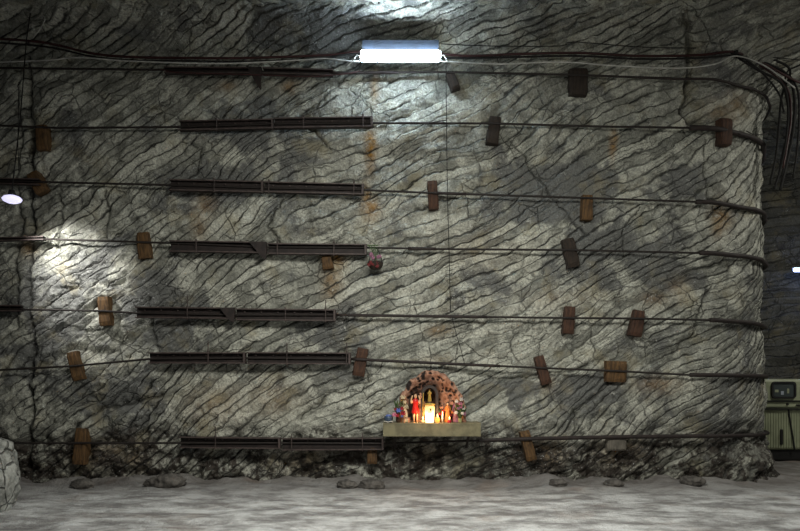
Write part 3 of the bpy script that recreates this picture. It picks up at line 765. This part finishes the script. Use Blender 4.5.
# dark inner alcove with gilded statue
ax_ = (429.5-400)*(10-.25)/F-gcx
bm = bmesh.new(); n = 20; ro = []; ri = []
for k in range(n+1):
    a = PI*k/n; 
    for lst, w_, h_ in ((ro, .125, .14), (ri, .085, .10)):
        lst.append((ax_+w_*math.cos(a), h_*math.sin(a)))
ro = [(ax_+.125, -.36)]+ro+[(ax_-.125, -.36)]; ri = [(ax_+.085, -.36)]+ri+[(ax_-.085, -.36)]
zc = .40
rings = []
for (xo, zo), (xi, zi) in zip(ro, ri):
    rings.append([bm.verts.new(p) for p in ((xo, .05, zc+zo), (xo, -.05, zc+zo), (xi, -.05, zc+zi), (xi, .04, zc+zi))])
for A, B in zip(rings, rings[1:]):
    for k in range(4): bm.faces.new((A[k], A[(k+1) % 4], B[(k+1) % 4], B[k]))
bm.faces.new(rings[0]); bm.faces.new(rings[-1])
obj('inner_arch', bm, simple('dark_bronze_arch', (.035, .028, .026), .6), e)

def figurine(name, u, depth, h, robe, label, skin='skin', hair='brown', arms='raised', legs=False, base=None, z0=0., cat='figurine', extras=None):
    p = SP(u, depth); p.z += z0
    e = empty(name, p, label, cat)
    s = h
    if legs:
        for k in (-1, 1):
            bm = bmesh.new(); tube(bm, [(k*.055*s, 0, .0), (k*.052*s, -.01*s, .22*s), (k*.045*s, 0, .45*s)], lambda t: s*(.026+.022*t), 8); ball(bm, (k*.057*s, -.03*s, .015*s), .028*s, (1, 1.7, .6)); obj('leg', bm, skin, e, True)
        bm = bmesh.new(); lathe(bm, [(.12*s, .30*s), (.135*s, .36*s), (.105*s, .5*s), (.085*s, .58*s), (.10*s, .68*s), (.105*s, .74*s), (.05*s, .80*s), (.03*s, .82*s)], n=16, sy=.65); obj('robe', bm, robe, e, True)
    else:
        bm = bmesh.new(); lathe(bm, [(.15*s, 0), (.165*s, .03*s), (.14*s, .2*s), (.115*s, .42*s), (.09*s, .56*s), (.11*s, .68*s), (.11*s, .74*s), (.05*s, .80*s), (.03*s, .82*s)], n=16, sy=.7)
        for v in bm.verts:     # folds
            an = math.atan2(v.co.y, v.co.x); v.co.x *= 1+.06*math.sin(an*7); v.co.y *= 1+.06*math.sin(an*7)
        obj('robe', bm, robe, e, True)
    bm = bmesh.new(); ball(bm, (0, -.005*s, .885*s), .062*s, (.88, .95, 1.15), 12); cyl(bm, (0, 0, .79*s), (0, 0, .85*s), .028*s); ball(bm, (0, -.065*s, .88*s), .011*s)
    obj('head', bm, skin, e, True)
    bm = bmesh.new(); ball(bm, (0, .018*s, .905*s), .066*s, (.95, .9, 1.1), 10); obj('hair', bm, hair, e, True)
    for k in (-1, 1):
        if arms == 'raised': pa = [(k*.09*s, 0, .73*s), (k*.145*s, -.03*s, .66*s), (k*.14*s, -.08*s, .80*s), (k*.11*s, -.09*s, .89*s)]
        elif arms == 'praying': pa = [(k*.095*s, 0, .72*s), (k*.14*s, -.03*s, .58*s), (k*.06*s, -.10*s, .60*s), (k*.012*s, -.12*s, .68*s)]
        else: pa = [(k*.095*s, 0, .72*s), (k*.14*s, -.01*s, .58*s), (k*.15*s, -.05*s, .46*s)]
        bm = bmesh.new(); tube(bm, smooth_path(pa, .02), lambda t: s*(.033-.012*t), 8); ball(bm, pa[-1], .024*s, (.8, .8, 1.3), 8); obj('arm', bm, skin if arms == 'raised' else robe, e, True)
    if base: 
        bm = bmesh.new(); lathe(bm, [(.15*s, -.0), (.16*s, .01*s), (.15*s, .03*s)], n=16); obj('plinth', bm, base, e)
    if extras: extras(e, s)
    return e
def child_on_shoulder(e, s):
    bm = bmesh.new(); ball(bm, (.17*s, .0, .86*s), .05*s, (1, 1, 1.3)); ball(bm, (.17*s, -.01*s, .96*s), .04*s); obj('child', bm, 'salmon', e, True)
    bm = bmesh.new(); tube(bm, [(.27*s, -.06*s, .0), (.25*s, -.06*s, .5*s), (.26*s, -.05*s, 1.0*s)], .010*s+.003, 6); obj('staff', bm, 'gold', e)
figurine('saint_statuette', 415.5, .11, .43, 'robe_red', 'red robed saint statuette with bare legs and raised arms, left of the lantern', legs=True, extras=child_on_shoulder)
figurine('madonna_statuette', 429.6, .185, .19, 'gold', 'small gilded statuette in the dark alcove above the candle lantern', skin='gold', hair='gold', arms='praying', z0=.30)
figurine('angel_statuette', 421.5, .26, .40, 'salmon', 'pink brown statuette standing behind, between the red saint and the lantern', arms='down', hair='brown')
figurine('kneeling_statuette', 447.5, .16, .30, 'orange', 'small orange robed statuette right of the candle lantern', arms='praying')
figurine('praying_statuette', 405, .22, .34, 'ivory', 'cream statuette behind the red and blue bouquet on the left of the shelf', arms='praying', hair='gold')
figurine('shepherd_statuette', 456.5, .2, .36, 'mauve', 'mauve robed statuette beside the grey bouquet at the right of the shelf', arms='down')
# madonna stands on a pedestal
p = SP(429.6, .185)
bm = bmesh.new(); lathe(bm, [(.062, 0), (.062, .02), (.04, .04), (.036, .26), (.055, .28), (.055, .30)], n=16)
tag(obj('pedestal', bm, 'brown', None, True, loc=p), 'narrow brown pedestal under the gilded statuette, behind the lantern', 'pedestal')

# candle lantern
p = SP(429.6, .075); e = empty('candle_lantern', p, 'glowing white glass candle lantern in the middle of the shrine', 'candle lantern')
m, nt, b = newmat('candlelit_glass_jar')
tc = N(nt, 'ShaderNodeTexCoord').outputs['Object']; sep = N(nt, 'ShaderNodeSeparateXYZ'); nt.links.new(tc, sep.inputs[0])
g = mrange(nt, sep.outputs[2], .10, .20)
b.inputs['Base Color'].default_value = (.9, .7, .4, 1); b.inputs['Roughness'].default_value = .3
nt.links.new(mix(nt, g, (1., .78, .42), (1., .50, .14)), b.inputs['Emission Color'])
nt.links.new(mrange(nt, sep.outputs[2], .09, .23, 2.4, .55), b.inputs['Emission Strength'])
bm = bmesh.new(); lathe(bm, [(.0, 0), (.055, .0), (.062, .01), (.066, .10), (.073, .17), (.075, .22), (.066, .245), (.05, .25), (.0, .25)], n=24); obj('glass_jar', bm, m, e, True)
bm = bmesh.new(); lathe(bm, [(.06, .25), (.078, .253), (.078, .268), (.06, .28), (.0, .285)], n=24); obj('lid', bm, 'gold', e, True)
bm = bmesh.new(); box(bm, (.012, -.076, .19), (.022, .006, .03), bev=.002); obj('emblem', bm, 'brown', e)
bm = bmesh.new(); box(bm, (0, -.0765, .158), (.042, .004, .006)); obj('caption_bar', bm, 'brown', e)
# votives, candle
def votive(u, d, r, h, mat, label, name='votive_candle', cat='candle'):
    e = empty(name, SP(u, d), label, cat)
    bm = bmesh.new(); lathe(bm, [(r*.7, 0), (r*.95, h*.2), (r, h*.55), (r*.8, h*.9), (r*.85, h)], n=16); obj('holder', bm, mat, e, True)
    bm = bmesh.new(); lathe(bm, [(r*.6, h), (r*.6, h+.012), (.0, h+.014)], n=12); obj('wax', bm, 'ivory', e, True)
    bm = bmesh.new(); lathe(bm, [(.0, h+.012), (.009, h+.026), (.0, h+.055)], n=10); obj('flame', bm, M['flame'], e, True)
M['flame'] = emit('candle_flame', (1., .62, .2), 7)
M['amber'] = simple('amber_glass', (.75, .30, .06), .15, scale=5, bdist=0, emis=(1., .35, .06), estr=.9)
votive(437.5, .07, .036, .075, 'amber', 'round amber glass votive right beside the candle lantern')
votive(423, .05, .024, .04, 'ivory', 'small ivory votive at the left foot of the candle lantern')
votive(449.5, .06, .030, .04, 'crimson', 'small red votive right of the thin white candle')
e = empty('taper_candle', SP(442.5, .06), 'thin white taper candle right of the amber votive', 'candle')
bm = bmesh.new(); cyl(bm, (0, 0, 0), (0, 0, .13), .011, .009); obj('wax', bm, 'paper', e, True)
bm = bmesh.new(); lathe(bm, [(.0, .13), (.007, .142), (.0, .168)], n=10); obj('flame', bm, 'flame', e, True)

# bouquets
def bouquet(name, loc, label, vase, blooms, leaves=6, hgt=.2, spread=.1, vr=.04, vh=.08, cat='flowers', group=None, seed=1):
    rnd = random.Random(seed)
    e = empty(name, loc, label, cat, group)
    if vase:
        bm = bmesh.new(); lathe(bm, [(vr*.7, 0), (vr, vh*.4), (vr*.8, vh*.85), (vr*.95, vh), (vr*.8, vh), (vr*.6, vh*.6)], n=16); obj('vase', bm, vase, e, True)
    for mt, dx, dy, dz, r in blooms:
        bm = bmesh.new(); tube(bm, smooth_path([(0, 0, vh*.7), (dx*.4, dy*.4, vh+(dz-vh)*.5), (dx, dy, dz)], .03), .0035, 5); st = obj('stem', bm, 'leaf', e)
        bm = bmesh.new()
        for ring, (n, rr, ti) in enumerate(((6, r, .35), (5, r*.66, .75), (3, r*.35, 1.15))):
            for k in range(n):
                a = 2*PI*k/n+ring*.5; d = Vector((math.cos(a)*math.cos(ti), math.sin(a)*math.cos(ti), math.sin(ti)))
                d = Matrix.Rotation(math.radians(50), 3, 'X') @ d
                c_ = Vector((dx, dy, dz))+d*rr*.6
                res = bmesh.ops.create_uvsphere(bm, u_segments=7, v_segments=5, radius=1.)
                bmesh.ops.scale(bm, vec=(rr*.5, rr*.42, rr*.16), verts=res['verts'])
                bmesh.ops.rotate(bm, cent=(0, 0, 0), matrix=d.to_track_quat('X', 'Z').to_matrix(), verts=res['verts']); bmesh.ops.translate(bm, vec=c_, verts=res['verts'])
        ball(bm, (dx, dy, dz), r*.25, seg=6)
        obj('blossom', bm, mt, e, True)
    for k in range(leaves):
        a = rnd.uniform(0, 2*PI); l = rnd.uniform(.5, 1)*hgt; w = .012+.01*rnd.random()
        tip = Vector((math.cos(a)*spread*rnd.uniform(.6, 1.1), math.sin(a)*spread*.5, vh+l)); b0 = Vector((0, 0, vh*.7))
        mid = (b0+tip)/2+Vector((0, 0, l*.15)); side = (tip-b0).cross(Vector((0, 1, .3))).normalized()*w
        bm = bmesh.new(); rings = []
        for p_, q_ in ((b0, .2), (b0.lerp(mid, .5)+Vector((0, 0, .01)), .8), (mid, 1.), (mid.lerp(tip, .5), .7), (tip, .05)):
            rings.append([bm.verts.new(p_-side*q_), bm.verts.new(p_+Vector((0, -.004, .003))), bm.verts.new(p_+side*q_), bm.verts.new(p_+Vector((0, .001, -.002)))])
        for A, B in zip(rings, rings[1:]):
            for i in range(4): bm.faces.new((A[i], A[(i+1) % 4], B[(i+1) % 4], B[i]))
        obj('leaf', bm, 'leaf', e, True)
    return e
bouquet('bouquet', SP(398.5, .13), 'bouquet of crimson, blue and pink flowers left of the red saint', 'brown',
  [('blue', .0, -.05, .17, .045), ('pink', -.06, -.05, .11, .042), ('crimson', .07, -.03, .13, .045), ('crimson', .05, -.04, .20, .035), ('mauve', .02, .0, .23, .035), ('crimson', -.04, -.03, .19, .03), ('crimson', -.02, -.06, .10, .035), ('blue', .05, -.07, .09, .025)], 8, .27, .10, seed=3)
bouquet('bouquet', SP(403.0, .2), 'pair of pale starry flowers above the crimson bouquet', None, [('ivory', .0, -.03, .36, .045), ('ivory', .025, -.03, .29, .035), ('gold', -.02, -.02, .32, .02)], 4, .33, .10, seed=8)
bouquet('bouquet', SP(460, .13), 'white and pink bouquet in a pale green cup at the right of the grotto', 'greencup',
  [('whitep', -.06, -.03, .14, .035), ('pink', .0, -.03, .27, .035), ('pink', .01, -.02, .22, .03), ('whitep', .03, -.03, .13, .03), ('mauve', .06, -.02, .12, .035), ('whitep', .02, 0, .33, .035), ('whitep', -.05, .0, .30, .03), ('mauve', -.03, -.04, .20, .03), ('whitep', .05, .0, .20, .03)], 9, .26, .10, vr=.028, vh=.06, seed=5)
bouquet('bouquet', SP(450, .24), 'tall orange and salmon flowers against the grotto wall', None,
  [('orange', -.02, -.04, .20, .035), ('salmon', .02, -.03, .27, .035), ('orange', .03, -.05, .14, .03), ('salmon', -.04, -.03, .31, .03), ('crimson', .0, -.05, .10, .03)], 5, .2, .08, seed=6)
bouquet('bouquet', SP(441.5, .17), 'small crimson flowers behind the thin white candle', None, [('crimson', -.02, -.03, .12, .03), ('crimson', .02, -.02, .16, .03), ('salmon', 0, 0, .21, .03)], 4, .14, .05, seed=9)
p = SP(388.5, .12); e = empty('bowl', p, 'small blue glazed bowl at the left end of the shelf', 'bowl')
bm = bmesh.new(); lathe(bm, [(.03, 0), (.055, .02), (.068, .06), (.062, .09), (.055, .09), (.05, .03)], n=20); obj('bowl_body', bm, 'blueglass', e, True)
bm = bmesh.new(); ball(bm, (0, 0, .095), .045, (1, 1, .5)); obj('wax', bm, 'blue', e, True)
e = empty('wooden_stool', SP(406.5, .05), 'tiny wooden stool in front of the crimson bouquet', 'stool')
bm = bmesh.new(); box(bm, (0, 0, .068), (.085, .06, .012), bev=.003); obj('seat', bm, 'salmon', e)
for a in (-1, 1):
    for c_ in (-1, 1):
        bm = bmesh.new(); cyl(bm, (a*.034, c_*.02, 0), (a*.030, c_*.02, .064), .007, n=8); obj('leg', bm, 'salmon', e)
bm = bmesh.new(); n = 9
g = [[bm.verts.new((i*.016, j*.02, .004+.010*math.sin(i*1.3+j)*math.cos(j*.9)+.002)) for i in range(n)] for j in range(6)]
for j in range(5):
    for i in range(n-1): bm.faces.new((g[j][i], g[j][i+1], g[j+1][i+1], g[j+1][i]))
o = obj('crumpled_cloth', bm, 'paper', None, True, loc=SP(384, .0)+Vector((0, .005, .008)))
md = o.modifiers.new('thickness', 'SOLIDIFY'); md.thickness = .004
tag(o, 'crumpled white scrap of cloth on the left end of the shelf', 'cloth')
ld = bpy.data.lights.new('candle_glow', 'POINT'); ld.energy = 3.6; ld.color = (1., .52, .20); ld.shadow_soft_size = .05
lo = bpy.data.objects.new('candle_glow', ld); C.objects.link(lo); lo.location = SP(441, -.02)+Vector((0, 0, .13)); lo['kind'] = 'structure'
ld = bpy.data.lights.new('candle_glow', 'POINT'); ld.energy = 2.4; ld.color = (1., .52, .20); ld.shadow_soft_size = .05
lo = bpy.data.objects.new('candle_glow', ld); C.objects.link(lo); lo.location = SP(421.5, -.01)+Vector((0, 0, .1)); lo['kind'] = 'structure'

# hanging flower basket on the fourth cable
bc = P(375.5, 264, .20)
e = empty('hanging_flower_basket', bc, 'round dark basket of red and mauve flowers hanging from the fourth cable', 'flower basket')
bm = bmesh.new(); lathe(bm, [(.02, -.09), (.07, -.075), (.105, -.03), (.115, .02), (.10, .03), (.09, -.02)], n=20); obj('basket', bm, 'wood_dark', e, True)
bm = bmesh.new(); tube(bm, smooth_path([(-.1, 0, .02), (-.06, 0, .16), (0, .03, .235), (.06, 0, .16), (.1, 0, .02)], .03), .006); obj('handle', bm, 'black_cable', e)
rnd = random.Random(4)
for k in range(12):
    a = rnd.uniform(0, 2*PI); top = k % 2
    x_, y_, z_ = (rnd.uniform(-.07, .07), rnd.uniform(-.09, .0), rnd.uniform(.07, .14)) if top else (.09*math.cos(a), -.07-.03*rnd.random(), rnd.uniform(-.06, .02))
    bm = bmesh.new()
    for i in range(5):
        b_ = 2*PI*i/5; ball(bm, (x_+.016*math.cos(b_), y_, z_+.016*math.sin(b_)), .015, (1, .6, 1), 6)
    ball(bm, (x_, y_-.008, z_), .009, seg=6)
    obj('blossom', bm, ('dark_crimson', 'mauve')[top], e, True)
for k in range(6):
    x_ = rnd.uniform(-.05, .05); 
    bm = bmesh.new(); tube(bm, smooth_path([(x_*.4, -.01, .04), (x_, -.02, .18), (x_*1.6-.03, -.02, .24+.05*rnd.random())], .03), .004, 5); ball(bm, (x_*1.6-.03, -.02, .27), .014, (1.6, .5, .7), 6); obj('twig', bm, 'leaf', e)

# ------------------------------------------------------------------ mine vehicle behind the pillar on the right
VD = 12.75; VY = VD-10
def VU(u): return (u-400)*VD/F
def VZ(v): return CAMZ+(HZ-v)*VD/F
vx0, vx1 = 6.72, 9.9
e = empty('mine_truck', ((vx0+vx1)/2, VY+.9, 0), 'cream boxy mine truck parked behind the right corner of the pillar', 'truck')
def VP(bm_name, bm, mat, parent=e, smooth=False):
    o = obj(bm_name, bm, mat, parent, smooth); o.location = (-e.location.x, -e.location.y, 0) if parent is e else (0, 0, 0); return o
zlo, zhi = VZ(450), VZ(379)
bm = bmesh.new(); box(bm, ((vx0+vx1)/2, VY+.92, (zlo+zhi)/2), (vx1-vx0, 1.76, zhi-zlo), bev=.05); VP('body', bm, 'cream')
bm = bmesh.new(); box(bm, ((vx0+vx1)/2, VY+.03, VZ(404.5)), (vx1-vx0-.1, .04, .10), bev=.01); VP('waist_panel', bm, 'cream')
for v in (401, 409):
    bm = bmesh.new(); box(bm, ((vx0+vx1)/2, VY+.0, VZ(v)), (vx1-vx0-.08, .05, .022)); VP('rubber_strip', bm, 'black')
bm = bmesh.new()
for k in range(60):
    x = vx0+.1+k*.05
    if x < vx1-.1: box(bm, (x, VY+.036, (VZ(410.5)+VZ(448))/2), (.030, .02, VZ(410.5)-VZ(448)), bev=.004)
VP('ribbed_panel', bm, 'cream')
def rr_ring(bm, x0, x1, z0, z1, y, w, rad, dep):
    def loop(ins):
        pts = []
        for cx_, cz_, a0 in ((x1-rad, z1-rad, 0), (x0+rad, z1-rad, 90), (x0+rad, z0+rad, 180), (x1-rad, z0+rad, 270)):
            for k in range(6):
                a = math.radians(a0+k*18); pts.append((cx_+(rad-ins)*math.cos(a), cz_+(rad-ins)*math.sin(a)))
        return pts
    o_, i_ = loop(0), loop(w)
    rows_ = [[bm.verts.new((x, yy, z)) for x, z in l] for l, yy in ((o_, y+dep), (o_, y), (i_, y), (i_, y+dep))]
    n = len(o_)
    for a in range(3):
        for k in range(n): bm.faces.new((rows_[a][k], rows_[a][(k+1) % n], rows_[a+1][(k+1) % n], rows_[a+1][k]))
    return i_
m, nt, b = newmat('dim_window_glass'); b.inputs['Base Color'].default_value = (.10, .12, .12, 1); b.inputs['Roughness'].default_value = .08; b.inputs['Transmission Weight'].default_value = .3
for w0, w1 in ((772, 796.5), (802, 830)):
    bm = bmesh.new(); rr_ring(bm, VU(w0), VU(w1), VZ(398.5), VZ(381.5), VY-.0, .035, .07, .05); fr_ = VP('window_frame', bm, 'black')
    bm = bmesh.new(); box(bm, ((VU(w0)+VU(w1))/2, VY+.028, (VZ(381.5)+VZ(398.5))/2), (VU(w1)-VU(w0)-.03, .012, VZ(381.5)-VZ(398.5)-.03)); VP('window_glass', bm, m, fr_)
    for k in range(3):       # pale bits laid on the pane
        bm = bmesh.new(); box(bm, (VU(w0)+.10+k*.11, VY+.020, VZ(391+2*(k % 2))), (.07-.015*k, .006, .05+.02*k), bev=.004); VP('pale_pane_bit', bm, ('cream', 'housing', 'cream')[k], fr_)
bm = bmesh.new(); box(bm, (VU(782), VY+.015, VZ(437)), (.055, .03, .29), bev=.012); VP('vent_slot', bm, 'black')
bm = bmesh.new(); box(bm, (VU(792), VY+.015, VZ(430)), (.02, .03, .80), rot=None); bmesh.ops.rotate(bm, cent=(VU(792), 0, VZ(430)), matrix=Matrix.Rotation(math.radians(-9), 3, 'Y'), verts=bm.verts); VP('door_gap', bm, 'black')
bm = bmesh.new(); cyl(bm, (VU(787.5), VY+.03, VZ(404)), (VU(787.5), VY-.02, VZ(404)), .022); VP('door_lock', bm, 'black')
bm = bmesh.new(); box(bm, (VU(799), VY-.02, VZ(405)), (.12, .04, .03), bev=.01); VP('door_handle', bm, 'black')
bm = bmesh.new(); box(bm, ((vx0+vx1)/2, VY+.95, zlo-.09), (vx1-vx0-.1, 1.72, .24), bev=.02); VP('chassis_and_shade', bm, 'black')  # black box also stands for the shade below the truck
for wx in (vx0+.55, vx1-.6):
    for wy in (VY+.25, VY+1.55):
        bm = bmesh.new(); vs = cyl(bm, (wx, wy-.1, .27), (wx, wy+.1, .27), .27, n=28); w_ = VP('wheel', bm, 'black', e, False)
        bm = bmesh.new(); cyl(bm, (wx, wy-.115, .27), (wx, wy+.115, .27), .13, n=20); VP('hub', bm, 'cream', w_)

# ------------------------------------------------------------------ unseen fill lamps standing in for the drift's lighting
def fill_lamp(x, y, z, e_, col, aim=None, size=(1.4, .3), spread=180):
    ld = bpy.data.lights.new('drift_fill_lamp', 'AREA'); ld.shape = 'RECTANGLE'; ld.size = size[0]; ld.size_y = size[1]; ld.energy = e_; ld.color = col
    lo = bpy.data.objects.new('drift_fill_lamp', ld); C.objects.link(lo); lo.location = (x, y, z); lo['kind'] = 'structure'
    ld.spread = math.radians(spread)
    if aim: lo.rotation_euler = (Vector(aim)-lo.location).to_track_quat('-Z', 'Y').to_euler()
    return lo
fill_lamp(.2, -5.7, 4.9, 235, (1., .985, .89), (.3, -2.1, .0), (2.8, 1.2), 150)
fill_lamp(4.6, -6.6, 5.2, 24, (1., .98, .86), (4.2, -1.9, .5), (2., 1.))
fill_lamp(9.2, -1.2, 6.2, 130, (1., .98, .88), (8.8, 1.5, 0.), (1., .3))  # added out of view to brighten the truck
fill_lamp(-5.8, -7.0, 5.2, 4, (1., .97, .93), (-4.8, -1, .5), (2., 1.))

wd = bpy.data.worlds.new('mine_air'); bpy.context.scene.world = wd; wd.use_nodes = True
wd.node_tree.nodes['Background'].inputs[0].default_value = (.8, .9, 1., 1); wd.node_tree.nodes['Background'].inputs[1].default_value = .01

cam = bpy.data.cameras.new('camera'); co = bpy.data.objects.new('camera', cam); C.objects.link(co)
co.location = (0, CAMY, CAMZ); co.rotation_euler = (PI/2, 0, 0)
cam.sensor_width = 36; cam.lens = 36*F/800; cam.shift_y = (HZ-265.5)/800; cam.clip_end = 100
sc = bpy.context.scene; sc.camera = co
sc.view_settings.view_transform = 'Standard'; sc.view_settings.look = 'None'; sc.view_settings.gamma = 1; sc.view_settings.use_curve_mapping = False
sc.view_settings.exposure = 0.
